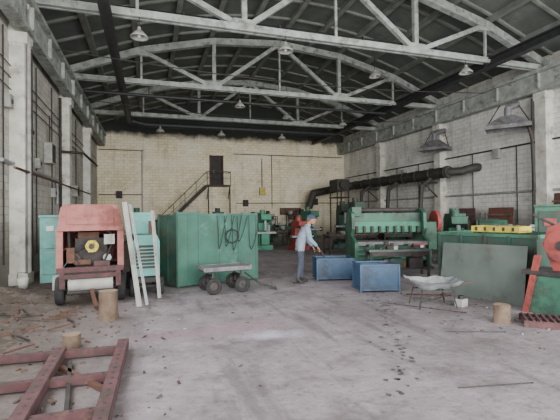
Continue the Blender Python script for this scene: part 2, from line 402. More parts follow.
def hood(loc,w,rz,tubedown):
    b=B()
    A=[(-w/2,-.5,0),(w/2,-.5,0),(w/2,.5,0),(-w/2,.5,0)]; Cc=[(-.25,-.15,.4),(.25,-.15,.4),(.25,.15,.4),(-.25,.15,.4)]
    A2=[(x,y,-.14) for x,y,z in A]
    b.add(A+Cc+A2,[(0,1,5,4),(1,2,6,5),(2,3,7,6),(3,0,4,7),(4,5,6,7),(0,8,9,1),(1,9,10,2),(2,10,11,3),(3,11,8,0)],M_deck)
    b.cyl((0,0,.35),(0,0,.75),.13,M_deck); b.tube([(0,0,.75),(.3,.6,.95)],.13,M_deck)
    b.bar((-w/2,0,0),(-.3,.5,1.0),.03,.03,M_dark); b.bar((w/2,0,0),(.3,.5,1.0),.03,.03,M_dark)
    if tubedown: b.tube([(w/2-.1,0,-.1),(w/2,.0,-.6),(w/2+.05,0,-2.6)],.06,M_dark)
    b.done('fume_hood',loc,rz)
hood((13.95,17.3,5.05),1.4,-60,False)
hood((13.6,12.5,5.15),1.6,-50,True)

b=B()
b.tube([(XR-.08,10.5,4.6),(XR-.08,29.5,4.6)],.035,M_dark,8); b.tube([(XR-.08,10.5,2.6),(XR-.08,29.5,2.6)],.05,M_lgrey,8)
for y in (13.5,16.0,20.2,22.4,26): b.tube([(XR-.08,y,4.6),(XR-.08,y,1.2)],.022,M_dark,6)
for y,z in ((14.5,4.4),(19.5,3.2),(21.6,4.2)): b.box((XR-.12,y,z),(.2,.35,.45),M_lgrey)
b.tube([(XR-.45,12.4,.2),(XR-.45,12.4,6.3)],.05,M_dark,8)
b.done('wall_pipework')
b=B(); b.tube([(XL+.08,17.7,0.2),(XL+.08,17.7,6.4)],.05,M_dark,8); b.tube([(XL+.08,17.7,4.3),(XL+.9,17.7,4.25),(XL+.9,22,4.25)],.05,M_dark,8)
b.tube([(XL+.1,11.0,3.1),(XL+.1,17,3.1),(XL+.1,17,2.2)],.05,M_steel,8)
b.tube([(XL+.42,10.8,2.9),(XL+.42,23,2.9)],.035,M_rust,8)
for z in (2.9,3.1): b.cyl((XL+.1,12.6,z),(XL+.22,12.6,z),.09,M_rust)
b.tube([(XL+.42,12.0,.3),(XL+.42,12.0,6.3)],.05,M_lgrey,8)
b.tube([(XL+.42,12.25,.3),(XL+.42,12.25,6.3)],.03,M_dark,8)
for y in (11.3,13.4,14.3,16.4,19.3,21.4): b.tube([(XL+.05,y,.6),(XL+.05,y,6.4)],.018,M_dark,6)
for z in (5.6,5.3,5.0): b.tube([(XL+.06,11,z),(XL+.06,17.5,z-.1),(XL+.06,29,z-.1)],.015,M_dark,6)
for y,z in ((11.5,4.6),(13.4,4.2),(14.3,3.4),(16.4,2.6),(19.3,3.6),(13.0,2.4)): b.box((XL+.1,y,z),(.16,.24,.32),M_lgrey); b.cyl((XL+.18,y,z),(XL+.2,y,z),.06,M_dark,n=10)
b.done('wall_pipework')
b=B(); b.box((0,0,0),(.25,.5,.7),M_lgrey); b.box((.14,0,0),(.02,.42,.6),M_dark); b.cyl((0,0,.35),(0,0,1.3),.02,M_dark,n=6); b.done('switch_box',(XL+.14,15.6,3.9),bevel=.01)
b=B(); b.box((0,0,0),(.25,.4,.5),M_lgrey); b.box((.14,0,0),(.02,.32,.4),M_rust); b.done('switch_box',(XL+.14,20.6,2.9),bevel=.01)

nx_,ny_=26,70; vs=[];fs=[]
from mathutils import noise as mn
def dz(x,y):
    e=max(0,(1-(x-XL)/1.9))**1.5*min(1,max(0,(y-3)/1.2))*min(1,max(0,(11.4-y)/1.2))
    return -.02+e*(.34+.30*mn.noise((x*1.3,y*1.3,0)))+.05*mn.noise((x*5,y*5,2))*e**.5
for j in range(ny_):
    for i in range(nx_):
        x=XL+.02+1.9*i/(nx_-1); y=3.0+8.4*j/(ny_-1); vs.append((x,y,dz(x,y)))
for j in range(ny_-1):
    for i in range(nx_-1): a=j*nx_+i; fs.append((a,a+1,a+nx_+1,a+nx_))
b=B(); b.add(vs,fs,M_dirt,True)
for k in range(620):
    x=random.uniform(XL+.2,.3) ; y=random.uniform(3.2,11)
    if x>-.6 and random.random()<.6: continue
    s=random.uniform(.008,.03)
    b.box((x,y,max(dz(x,y),0)+s*.3),(s*random.uniform(.8,3),s,s*.8),random.choice([M_dirt,M_wood,M_dirt,M_dark,M_dirt,M_rust]),(random.uniform(-20,20),random.uniform(-20,20),random.uniform(0,180)))
for k in range(30):
    x=random.uniform(XL+.4,-1.3); y=random.uniform(5.8,8.2); l=random.uniform(.15,.5); a=random.uniform(0,6.28)
    z=max(dz(x,y),0)+.03; b.bar((x,y,z),(x+l*math.cos(a),y+l*math.sin(a),z+.03),.03,.02,random.choice([M_rust,M_wood,M_dark,M_rust]))
b.done('dirt_pile')
b=B()
for k in range(420):
    x=random.uniform(.3,11); y=random.uniform(3.2,15); s=random.uniform(.006,.022)
    if k>260: x=random.gauss(6.3,1.0); y=random.gauss(5.6,1.0)
    b.box((x,y,s*.3),(s*random.uniform(.8,3.5),s,s*.6),random.choice([M_dirt,M_lgrey,M_dark,M_rust,M_oil]),(0,0,random.uniform(0,180)))
b.done('floor_grit')
b=B()
for k in range(110):
    t=k/109; X=2.25+(4.9-2.25)*t**.8; Y=3.4+(8.3-3.4)*t
    X+=random.gauss(0,.09+.05*t); Y+=random.gauss(0,.1); r=random.uniform(.01,.04)
    n=9; b.add([(X+r*random.uniform(.6,1.2)*math.cos(6.283*i/n),Y+r*random.uniform(.6,1.3)*math.sin(6.283*i/n),.003) for i in range(n)],[tuple(range(n))],M_oil)
b.done('oil_stains')

# ---------- faded red compressor
def rr(w,z0,z1,rad,n=5,wt=None):
    wt=wt or w
    pts=[(-w/2,z0),(w/2,z0)]
    for i in range(n+1):
        a=math.pi/2*i/n; pts.append((wt/2-rad+rad*math.cos(a),z1-rad+rad*math.sin(a)))
    for i in range(n+1):
        a=math.pi/2+math.pi/2*i/n; pts.append((-wt/2+rad+rad*math.cos(a),z1-rad+rad*math.sin(a)))
    return pts
b=B()
b.prism(rr(1.16,1.5,1.98,.12,5,1.08),-.02,1.8,M_pink)
b.box((0,-.04,1.5),(1.2,.06,.08),M_pink)
b.box((0,-.035,1.74),(.84,.02,.3),M_pink)
for sx in (-1,1):
    b.box((sx*.55,.04,1.1),(.12,.12,.85),M_pink)
    b.box((sx*.57,.9,1.28),(.04,1.7,.5),M_pink)
    b.box((sx*.575,.87,.82),(.03,1.7,.34),M_redox)
    b.box((sx*.55,1.75,1.1),(.12,.1,.85),M_pink)
b.box((0,1.77,1.1),(1.1,.04,.85),M_pink)
b.box((0,.0,.7),(1.2,.14,.1),M_redox)
b.box((0,.9,.6),(1.1,1.8,.1),M_dark)
b.box((0,.9,.48),(.7,2.0,.14),M_dark)
b.box((0,.85,1.0),(.6,1.0,.6),M_dark); b.box((-.05,.6,1.36),(.4,.5,.12),M_rust)
b.cyl((.02,.12,1.14),(.02,.3,1.14),.12,M_yel,n=24); b.cyl((.02,.09,1.14),(.02,.14,1.14),.06,M_dark)
for i in range(6):
    a=i*math.pi/3; b.box((.02+.08*math.cos(a),.11,1.14+.08*math.sin(a)),(.1,.02,.035),M_yel,(0,-math.degrees(a),25))
b.cyl((-.28,.12,.92),(-.28,.2,.92),.09,M_dark); b.cyl((.3,.12,.9),(.3,.2,.9),.08,M_steel)
b.tube([(-.28,.16,1.0),(.02,.16,1.27),(.3,.16,.98)],.012,M_rub,6)
b.tube([(-.4,.1,1.45),(-.38,.05,1.1),(-.2,.05,.8)],.025,M_rub,8); b.tube([(.35,.1,1.45),(.4,.06,1.2),(.25,.06,.85)],.02,M_rub,8)
b.box((-.36,.06,.98),(.14,.1,.3),M_rust); b.box((.34,.05,1.28),(.2,.08,.2),M_lgrey); b.box((-.15,.07,.84),(.3,.08,.1),M_rust); b.box((.2,.06,.8),(.3,.1,.1),M_redox)
b.cyl((-.4,-.02,.42),(.4,-.02,.42),.13,M_lgrey,n=20); b.box((0,-.1,.58),(1.0,.08,.08),M_redox)
b.cyl((-.42,0,.26),(.42,0,.26),.05,M_dark); b.box((-.5,-.06,.5),(.1,.1,.3),M_redox); b.box((.5,-.06,.5),(.1,.1,.3),M_redox)
for sx in (-.56,.56):
    for yy in (.25,1.5): b.wheel((sx,yy,.28),.28,.16,M_rub,M_dark,'x')
b.cyl((-.5,.25,.28),(.5,.25,.28),.04,M_dark); b.cyl((-.5,1.5,.28),(.5,1.5,.28),.04,M_dark)
b.bar((0,-.02,.34),(0.1,-.65,.06),.07,.06,M_rust)
b.done('mobile_compressor',(-1.12,8.8,0),6,bevel=.012)

b=B(); b.box((0,0,.9),(.62,.6,1.5),M_turq); b.box((0,-.31,1.25),(.5,.03,.62),M_turq); b.box((0,-.31,.6),(.5,.03,.5),M_turq)
b.box((.2,-.34,1.2),(.03,.03,.14),M_dark); b.box((-.1,-.33,1.4),(.16,.02,.12),M_white)
b.box((0,0,.09),(.6,.55,.18),M_dark); b.box((0,0,1.68),(.66,.64,.06),M_turq)
b.box((.1,-.42,.16),(.3,.2,.32),M_white)
b.done('tool_cabinet',(-2.2,11.15,0.02),8,bevel=.01,scale=1.03)
b=B(); b.box((0,.55,.8),(.56,1.2,.75),M_turq); b.prism([(-.28,1.17),(.28,1.17),(.22,1.32),(-.22,1.32)],-.05,1.15,M_turq)
b.box((0,-.065,.85),(.44,.03,.5),M_dark)
for i in range(6): b.box((0,-.085,.66+i*.075),(.44,.02,.03),M_turq)
b.box((0,.5,.36),(.56,1.4,.1),M_dark)
for sx in (-.3,.3):
    for yy in (0,1.1): b.wheel((sx,yy,.2),.2,.1,M_rub,M_dark,'x')
b.cyl((-.3,0,.2),(.3,0,.2),.03,M_dark); b.cyl((-.3,1.1,.2),(.3,1.1,.2),.03,M_dark)
b.box((0,.9,1.55),(.5,.06,.55),M_turq); b.cyl((.15,.6,1.3),(.15,.6,1.62),.04,M_rust)
b.done('welding_generator',(-.08,9.35,0),6,bevel=.01)
def channel(p,q,name='steel_channel',w=.13,m=None):
    m=m or M_lgrey
    b=B(); p=Vector(p);q=Vector(q); dd=(q-p)
    b.bar((0,0,0),tuple(dd),w,.012,m,up=(0,-1,.0)); 
    side=dd.cross(Vector((0,-1,0))).normalized()*w/2
    for s in (-1,1): b.bar(tuple(side*s+Vector((0,-.02,0))),tuple(dd+side*s+Vector((0,-.02,0))),.01,.05,m,up=(0,-1,0))
    b.done(name,p)
channel((-.2,8.15,.02),(-.48,8.65,2.02),w=.08)
channel((-.06,8.25,.02),(-.38,8.65,1.97),w=.04,m=M_steel)
channel((.18,8.85,.02),(.05,9.15,1.85),w=.06)
def stump(loc,r,h,name='wood_stump'):
    b=B(); n=20; vs=[]
    for k,(z,f) in enumerate(((0,1.12),(h*.2,1.02),(h*.6,.97),(h,1.0))):
        for i in range(n):
            a=6.2832*i/n; q=r*f*(1+.06*math.sin(3*a+loc[0])+.03*math.sin(7*a)); vs.append((q*math.cos(a),q*math.sin(a),z))
    b.add(vs,[(k*n+i,k*n+(i+1)%n,(k+1)*n+(i+1)%n,(k+1)*n+i) for k in range(3) for i in range(n)],M_wood,True)
    b.add(vs,[tuple(range(3*n,4*n)),tuple(range(n))[::-1]],M_woodtop)
    b.done(name,loc)
stump((-.68,7.45,0),.15,.48); stump((5.3,5.05,0),.125,.28); stump((-1.0,6.0,0),.11,.18)

# ---------- green booth panels
b=B()
def panel(p,q,h,m,t=.03,z0=.04):
    p=Vector((p[0],p[1],0));q=Vector((q[0],q[1],0)); d=(q-p); L_=d.length; a=math.degrees(math.atan2(d.y,d.x)); c=(p+q)/2
    b.box((c.x,c.y,z0+h/2),(L_,t,h),m,(0,0,a))
    nrm=Vector((d.y,-d.x,0)).normalized()*.035
    for k in (0,1):
        e=p+d*k; b.box((e.x,e.y,z0+h/2),(.06,.06,h+.04),m,(0,0,a))
    for z in (z0+.05,z0+h-.03): b.box((c.x+nrm.x*.6,c.y+nrm.y*.6,z),(L_,.03,.06),m,(0,0,a))
    n=max(1,int(L_/.7))
    for k in range(1,n+1):
        e=p+d*k/(n+1)+nrm*.5; b.box((e.x,e.y,z0+h/2),(.04,.02,h),m,(0,0,a))
panel((.22,10.55),(.62,9.95),1.72,M_green3)
panel((.62,9.95),(1.15,10.1),1.78,M_green2)
panel((1.15,10.1),(2.72,10.55),1.74,M_green2)
panel((2.72,10.55),(2.6,11.8),1.74,M_green3)
panel((.22,10.55),(.5,12.2),1.72,M_green3)
for x,dz_ in ((1.55,.05),(1.75,.0),(1.95,.1),(2.1,-.1),(2.45,.1)):
    y=10.1+(x-1.15)*.287-.07; pts=[]
    for t in range(9):
        u=t/8; pts.append((x+.3*u+.05*math.sin(5*u+x),y+.08*u,1.72+dz_*.2-1.3*math.sin(math.pi*u)*(.6+dz_)))
    b.tube(pts,.008,M_rub,6)
b.lathe([(.15,-.015),(.18,-.015),(.18,.015),(.15,.015),(.15,-.015)],(2.0,10.2,1.2),M_rub,20,'y')
b.done('welding_booth')

# ---------- trolley
b=B()
b.box((0,0,.56),(1.1,.65,.05),M_deck); b.box((0,0,.51),(1.0,.55,.06),M_dark)
for x in (-.53,.53): b.box((x,0,.57),(.05,.66,.08),M_deck)
for y in (-.3,.3): b.box((0,y,.55),(1.1,.04,.09),M_deck)
for sx in (-.33,.33):
    b.box((sx,0,.36),(.08,.5,.06),M_dark); b.cyl((sx,-.36,.18),(sx,.36,.18),.02,M_dark)
    for y in (-.22,.22): b.bar((sx,y,.5),(sx,y,.18),.05,.04,M_dark)
    for y in (-.32,.32): b.wheel((sx,y,.18),.18,.06,M_rub,M_dark,'y')
b.tube([(.5,0,.4),(.8,-.2,.15),(1.15,-.35,.03)],.02,M_dark,8); b.bar((1.08,-.5,.03),(1.2,-.2,.03),.03,.03,M_dark)
b.done('platform_trolley',(1.6,9.2,0),8,bevel=.006)

def bluebox(loc,w,d,h,rz):
    b=B()
    for sx in (-1,1):
        for sy in (-1,1): b.box((sx*(w/2-.02),sy*(d/2-.02),h/2),(.04,.04,h),M_blue)
    for z in (.06,h-.02):
        for sy in (-1,1): b.box((0,sy*(d/2-.02),z),(w-.04,.04,.04),M_blue)
        for sx in (-1,1): b.box((sx*(w/2-.02),0,z),(.04,d-.04,.04),M_blue)
    b.box((0,d/2-.02,h/2),(w-.06,.015,h-.1),M_navy)
    b.box((0,-d/2+.03,h/2+.01),(w-.07,.012,h-.1),M_navy)
    for sx in (-1,1): b.box((sx*(w/2-.03),0,h/2),(.012,d-.06,h-.1),M_navy)
    b.box((0,0,.1),(w-.08,d-.08,.015),M_blued)
    b.box((.0,0,h*.5),(.02,d-.1,h*.7),M_blued); b.box((w*.22,0,h*.55),(w*.4,d-.12,.015),M_blued)
    b.done('blue_steel_cabinet_frame',loc,rz,bevel=.004)
bluebox((4.68,9.95,0),1.0,.75,.58,-14)
bluebox((4.9,8.15,0),.9,.7,.62,-14)

# ---------- guillotine shear (green)
b=B()
side=[(-.7,0),(.5,0),(.55,1.1),(.35,1.75),(.0,1.9),(-.35,1.75),(-.4,1.25),(-.25,1.05),(-.75,.85)]
for x in (-1.2,1.12): b.prism([(a,c) for a,c in side],x,x+.1,M_green,'x')
b.box((0,.1,1.5),(2.3,.35,.5),M_green); b.box((0,-.12,1.3),(2.24,.08,.35),M_bright)
for i in range(9): b.box((-1.0+i*.25,-.2,1.22),(.08,.12,.22),M_dark)
b.box((0,-.3,.8),(2.3,.75,.12),M_deck); b.box((0,-.5,.5),(2.3,.15,.5),M_green)
for z in (.34,.48,.62): b.box((0,-.6,z),(2.2,.05,.05),M_bright)
b.box((0,.2,.3),(2.3,.5,.6),M_green3); b.cyl((-1.1,.15,1.85),(1.1,.15,1.85),.07,M_dark)
for x in (-.8,-.2,.4): b.box((x,-.75,.76),(.07,.5,.07),M_green)
b.box((1.42,.1,1.0),(.42,.6,.9),M_green); b.cyl((1.66,.1,1.45),(1.78,.1,1.45),.36,M_red,n=28); b.cyl((1.76,.1,1.45),(1.82,.1,1.45),.1,M_dark)
b.box((.8,-.72,.6),(.35,.12,.4),M_red); b.box((.8,-.79,.62),(.25,.02,.25),M_white)
b.box((-1.0,-.1,1.8),(.3,.3,.3),M_green)
for x in (-1.15,1.15): b.box((x,-.1,.04),(.25,1.3,.08),M_dark)
b.done('guillotine_shear',(7.3,11.5,0),-14,bevel=.012)
def bench(name,loc,w,d,h,rz,items=True,top=None):
    b=B(); b.box((0,0,h-.03),(w,d,.06),top or M_wood)
    for sx in (-1,1):
        for sy in (-1,1): b.box((sx*(w/2-.06),sy*(d/2-.06),h/2-.03),(.06,.06,h-.06),M_dark)
        b.box((sx*(w/2-.06),0,.2),(.05,d-.12,.05),M_dark)
    for sy in (-1,1): b.box((0,sy*(d/2-.05),h-.12),(w-.1,.04,.12),M_dark)
    b.box((0,0,.22),(w-.15,d-.1,.03),M_dark)
    if items:
        for k in range(int(w*6)):
            s=random.uniform(.06,.22); mm=random.choice([M_dark,M_deck,M_rust,M_lgrey,M_green3,M_dark])
            x=random.uniform(-w/2+.15,w/2-.15); y=random.uniform(-d/2+.12,d/2-.12)
            if k%3: b.box((x,y,h+s*.3),(s*1.4,s,s*.6),mm,(0,0,random.uniform(0,90)))
            else: b.cyl((x,y,h),(x,y,h+s),s*.35,mm,n=12)
        for k in range(int(w*4)):
            s=random.uniform(.15,.3); b.box((random.uniform(-w/2+.3,w/2-.3),0,.23+s/2),(s*1.3,s,s),random.choice([M_dark,M_rust,M_green3]))
    b.done(name,loc,rz,bevel=.005)
bench('workbench',(6.55,9.75,0),1.7,.6,.75,-16,True,M_grey)
bench('workbench',(8.4,16.0,0),2.4,.7,.85,0)
bench('workbench',(6.2,21.3,0),2.0,.8,.85,0)
bench('workbench',(11.0,15.8,0),2.0,.8,.85,-20,True,M_green3)
bench('workbench',(13.3,21.0,0),2.0,.8,.85,-90,True,M_green3)

def lathe_m(loc,rz,m=M_green,L_=2.6):
    b=B(); b.box((-L_/2+.35,0,.4),(.7,.6,.8),m); b.box((L_/2-.3,0,.4),(.5,.55,.8),m); b.box((0,0,.86),(L_,.5,.2),m)
    b.prism([(-.3,.95),(.3,.95),(.3,1.4),(.2,1.5),(-.2,1.5),(-.3,1.4)],-L_/2,-L_/2+.75,m,'x')
    b.cyl((-L_/2+.75,0,1.22),(-L_/2+.9,0,1.22),.16,M_steel); b.box((L_/2-.35,0,1.1),(.4,.3,.35),m); b.cyl((L_/2-.8,0,1.22),(L_/2-.15,0,1.22),.06,M_steel); b.cyl((L_/2-.15,0,1.22),(L_/2-.1,0,1.22),.14,M_dark)
    b.box((.1,-.05,1.02),(.5,.62,.14),M_dark); b.box((.1,-.36,.92),(.45,.12,.3),m); b.cyl((.1,-.42,.92),(.1,-.46,.92),.12,M_steel); b.box((.1,0,1.16),(.2,.2,.16),M_steel)
    b.cyl((-L_/2+.2,0,1.5),(-L_/2+.2,0,1.72),.03,M_dark); b.box((0,0,.55),(L_-.8,.4,.06),M_dark)
    b.done('metal_lathe',loc,rz,bevel=.012)
def mill_m(name,loc,rz,m=M_green,h=1.9):
    b=B(); b.box((0,.1,.12),(.8,1.0,.24),m); b.prism([(-.1,.2),(.55,.2),(.5,h*.85),(.35,h),(-.6,h),(-.65,h*.85),(-.1,h*.76)],-.25,.25,m,'x')
    b.box((0,-.3,h*.48),(1.1,.35,.1),M_steel); b.box((0,-.25,h*.3),(.4,.4,h*.3),m); b.cyl((0,-.42,h*.55),(0,-.42,h*.82),.07,M_steel); b.cyl((0,-.42,h*.5),(0,-.42,h*.56),.03,M_dark)
    b.cyl((.56,-.3,h*.48),(.62,-.3,h*.48),.12,M_dark); b.cyl((0,.1,h),(0,.1,h+.22),.14,m); b.box((.3,.1,h*.55),(.1,.3,.5),M_lgrey)
    b.done(name,loc,rz,bevel=.015)
mill_m('milling_machine',(5.35,19.4,0),0,M_bright,1.75)
mill_m('milling_machine',(8.2,20.4,0),10,M_green,1.9)
mill_m('drill_press',(6.9,18.4,0),0,M_red,1.4)
mill_m('mechanical_press',(9.7,17.9,0),-10,M_green3,2.3)
mill_m('mechanical_press',(11.4,22,0),-10,M_green3,2.1)
mill_m('mechanical_press',(10.0,19.9,0),-10,M_green3,2.2)
mill_m('milling_machine',(3.6,22.5,0),0,M_green3,1.9)
mill_m('drill_press',(12.2,14.0,0),-20,M_green,1.7)
mill_m('shaping_machine',(10.1,11.5,0),-30,M_green,1.6)
mill_m('milling_machine',(-.6,20.5,0),0,M_green,1.9)
lathe_m((7.5,23.5,0),0); lathe_m((12.6,11.4,0),-35,M_green3); lathe_m((12.6,17.6,0),-80); lathe_m((1.0,24,0),0,M_green3); lathe_m((10.5,9.3,0),-40,M_green,2.2)
def rack(loc,rz,w=2.0,h=1.9):
    b=B()
    for sx in (-1,1):
        for sy in (-1,1): b.box((sx*w/2,sy*.25,h/2),(.05,.05,h),M_dark)
    for z in (.15,.75,1.35,h-.03):
        b.box((0,0,z),(w,.55,.03),M_dark)
        if z<1.8:
            x=-w/2+.1
            while x<w/2-.3:
                s=random.uniform(.15,.4); hh=random.uniform(.15,.45); b.box((x+s/2,0,z+.016+hh/2),(s,.4,hh),random.choice([M_rust,M_green3,M_dark,M_wood,M_lgrey,M_redox])); x+=s+random.uniform(.02,.15)
    b.done('storage_rack',loc,rz)
rack((14.3,20.6,0),-90); rack((14.3,26.5,0),-90,2.4); rack((10.6,28.9,0),0,1.4,1.7); rack((8.0,28.9,0),0,2.0,1.6)
for x,y in ((13.6,15.2),(13.9,15.05)):
    b=B(); b.lathe([(.001,0),(.11,0),(.11,1.25),(.08,1.38),(.04,1.42),(.04,1.5),(.001,1.5)],(0,0,0),M_dark,18); b.cyl((0,0,1.5),(0,0,1.56),.02,M_steel,n=8); b.cyl((-.05,0,1.53),(.05,0,1.53),.012,M_steel,n=8); b.done('gas_cylinder',(x,y,0))

# scrap container, tray, plate
ang=math.degrees(math.atan2(5.7-7.95,7.05-6.45))
b=B()
Lc=2.1
b.box((Lc/2,0,.66),(Lc,.04,1.2),M_green3); b.box((Lc/2,1.3,.66),(Lc,.04,1.2),M_green3)
b.box((0,.65,.66),(.04,1.3,1.2),M_green2); b.box((Lc,.65,.66),(.04,1.3,1.2),M_green3); b.box((Lc/2,.65,.1),(Lc,1.3,.06),M_dark)
for x in (0,.55,1.1,1.6,Lc): b.box((x,-.03,.66),(.06,.05,1.2),M_green3); 
for y in (0,.43,.86,1.3): b.box((-.03,y,.66),(.05,.06,1.2),M_green)
for y in (0,1.3): b.box((Lc/2,y,1.26),(Lc+.1,.09,.07),M_green)
for x in (0,Lc): b.box((x,.65,1.26),(.09,1.3,.07),M_bright)
for x in (.2,Lc-.2): b.box((x,.65,.035),(.12,1.3,.07),M_dark)
for k in range(16): b.box((random.uniform(.3,Lc-.3),random.uniform(.3,1.0),random.uniform(.9,1.2)),(.5,.12,.05),random.choice([M_rust,M_dark,M_steel,M_green3]),(random.uniform(-20,20),random.uniform(-20,20),random.uniform(0,180)))
b.box((Lc/2,.65,.5),(Lc-.2,1.1,.8),M_rust)
b.done('scrap_container',(6.5,7.9,0),ang,bevel=.006)
b=B(); 
b.box((0,0,.0),(1.05,.5,.04),M_yel)
for y in (-.24,.24): b.box((0,y,.05),(1.05,.03,.12),M_yel)
for x in (-.51,.51): b.box((x,0,.05),(.03,.5,.12),M_yel)
for i in range(5): b.box((-.4+i*.2,-.26,.05),(.05,.02,.08),M_dark)
for k in range(8): b.box((random.uniform(-.4,.4),random.uniform(-.15,.15),.07),(.16,.06,.08),random.choice([M_dark,M_rust,M_steel]),(0,0,random.uniform(0,90)))
b.done('yellow_tray',(7.3,6.95,1.33),ang,bevel=.004)
b=B()
P0=Vector((6.08,7.45,.0));P1=Vector((6.52,5.72,.0)); dd=P1-P0; nn=Vector((-dd.y,dd.x,0)).normalized()*.17; up=Vector((0,0,1.1))
off=Vector((-nn.x,-nn.y,0)).normalized()*.012; vs=[]
for o_ in (Vector((0,0,0)),-off):
    vs+=[P0+o_,P1+o_,P1+nn+up+o_,P0+nn+up*.98+o_]
b.add([tuple(v) for v in vs],[(0,1,2,3),(7,6,5,4),(0,4,5,1),(1,5,6,2),(2,6,7,3),(3,7,4,0)],M_grey)
b.done('steel_plate')
b=B()
b.prism([(-.45,0),(.45,0),(.35,.62),(-.35,.62)],-.3,.3,M_green)
b.box((0,0,.66),(1.0,.7,.07),M_dark)
b.prism([(-.12,.68),(.3,.68),(.34,1.1),(.22,1.4),(-.0,1.48),(-.2,1.38),(-.28,1.1)],-.1,.1,M_red)
b.cyl((.02,-.14,1.1),(.02,.14,1.1),.26,M_red,n=28); b.cyl((.02,-.17,1.1),(.02,-.1,1.1),.08,M_dark)
b.cyl((.3,-.05,.9),(.6,-.05,.85),.13,M_green); b.bar((-.1,0,1.4),(-.45,-.05,1.6),.04,.04,M_dark)
b.prism([(-.5,.0),(-.42,.0),(-.2,.95),(-.3,.95)],-.34,-.3,M_red)
b.box((.15,.18,1.0),(.5,.25,.7),M_green)
b.done('abrasive_cutoff_saw',(6.68,5.05,0),-75,bevel=.01,scale=1.06)
b=B(); b.box((0,0,.95),(.8,.6,1.8),M_green); b.box((0,-.31,1.0),(.66,.02,1.5),M_green3); b.box((0,0,.03),(.7,.5,.06),M_dark); b.box((.2,-.33,1.0),(.03,.03,.15),M_steel); b.box((0,0,1.88),(.84,.64,.05),M_green); b.box((-.1,-.325,1.5),(.25,.02,.18),M_red)
b.done('green_control_cabinet',(9.15,7.15,0),-50,bevel=.01)
b=B()
for i in range(9): b.box((-.36+i*.09,0,.1),(.03,.5,.03),M_redox)
for y in (-.24,0,.24): b.box((0,y,.05),(.8,.04,.1),M_redox)
b.done('steel_grate',(5.85,4.65,0),-40)
for x,y,w,h,rz,m in ((14.55,13.9,1.2,1.9,-84,M_brown),(14.55,15.9,1.0,1.9,-86,M_redox),(14.6,10.8,1.3,2.4,-86,M_brown)):
    b=B(); b.box((0,0,h/2+.02),(w,.04,h),m,(-6,0,0)); 
    for z in (.3,h-.3): b.box((0,-.03,z),(w,.03,.08),M_wood,(-6,0,0))
    b.done('leaning_board',(x,y,0.02),rz)

# crumpled sheet tray on stand
b=B()
nn_=12; vs=[];fs=[]
for j in range(nn_+1):
    for i in range(nn_+1):
        u=i/nn_*2-1; v=j/nn_*2-1
        e=max(abs(u),abs(v)); z=.33+.16*max(0,e-.5)/.5+.06*mn.noise((u*2.2,v*2.2,3))
        if u<-.3: z+=.08*(-u-.3)
        vs.append((u*.5+.05*v,v*.32,z))
for j in range(nn_):
    for i in range(nn_): a=j*(nn_+1)+i; fs.append((a,a+1,a+nn_+2,a+nn_+1))
b.add(vs,fs,M_steel,True)
for i,(x,y) in enumerate(((-.28,-.2),(.28,-.2),(.28,.2),(-.28,.2))):
    b.bar((x,y,.34),(x*1.25,y*1.25,0),.022,.022,M_dark)
b.bar((-.3,-.2,.12),(.3,.2,.12),.015,.015,M_dark); b.bar((-.3,.2,.12),(.3,-.2,.12),.015,.015,M_dark); b.box((0,-.2,.31),(.6,.02,.02),M_dark); b.box((0,.2,.31),(.6,.02,.02),M_dark)
b.box((.15,.05,.39),(.25,.2,.03),M_lgrey,(5,10,40)); b.bar((-.1,-.1,.4),(.65,-.2,.46),.015,.015,M_rust); b.box((0,.1,.38),(.3,.1,.05),M_dark,(0,8,80))
b.done('scrap_metal_tray',(5.02,6.35,0),-14)
b=B(); b.box((0,0,.07),(.2,.16,.14),M_lgrey); b.cyl((.0,0,.14),(0,0,.2),.05,M_dark); b.done('concrete_block',(5.5,6.15,0),20,bevel=.01)

def rod(name,p,q,r,m): b=B(); b.cyl((0,0,0),tuple(Vector(q)-Vector(p)),r,m,n=8); b.cyl(tuple((Vector(q)-Vector(p))*.98),tuple(Vector(q)-Vector(p)),r*1.5,m,n=8); b.done(name,p)
rod('steel_rod',(4.3,6.9,.008),(5.2,5.7,.008),.007,M_dark)
rod('steel_rod',(2.9,3.3,.008),(3.7,3.15,.008),.006,M_dark)
rod('steel_rod',(4.1,4.9,.008),(4.9,4.6,.008),.005,M_dark)
b=B(); b.box((0,0,.006),(.9,.12,.012),M_rust); b.box((.3,.0,.02),(.1,.14,.02),M_rust); b.done('flat_bar',(5.6,7.2,0),-30)

# foreground red frame
b=B()
def ch(p,q,w=.14,h=.1):
    p=Vector(p);q=Vector(q); d=(q-p).normalized(); s=Vector((d.y,-d.x,0))*w/2
    b.bar(p,q,w,.012,M_redox)
    for k in (-1,1): b.bar(p+s*k-Vector((0,0,h/2)),q+s*k-Vector((0,0,h/2)),.012,h,M_redox)
    n=int((q-p).length/.14)
    for i in range(n):
        c=p+(q-p)*(i+.5)/n; b.cyl(c+Vector((0,0,.002)),c+Vector((0,0,.0085)),.016,M_dark,n=10)
ch((-.42,2.2,.13),(-.34,5.7,.13),.12); ch((-1.0,2.2,.13),(-1.06,5.6,.13),.12); ch((-1.62,2.4,.12),(-1.75,5.3,.12),.1)
ch((-2.3,5.62,.1),(-.3,5.5,.1),.07,.08); ch((-2.2,4.7,.1),(-.4,4.62,.1),.07,.08); ch((-2.2,3.8,.1),(-.42,3.8,.1),.07,.08)
b.bar((-1.0,5.2,.03),(-.4,4.3,.03),.05,.05,M_rust)
b.bar((-.9,5.3,.035),(-.6,3.2,.035),.04,.04,M_dark)
b.done('red_steel_frame')
b=B(); b.lathe([(.001,0),(.1,0),(.13,.26),(.12,.26),(.09,.02)],(0,0,0),M_white,18); b.tube([(-.12,0,.25),(-.1,0,.38),(.1,0,.38),(.12,0,.25)],.006,M_dark,6)
b.done('bucket',(-2.85,10.9,.06))

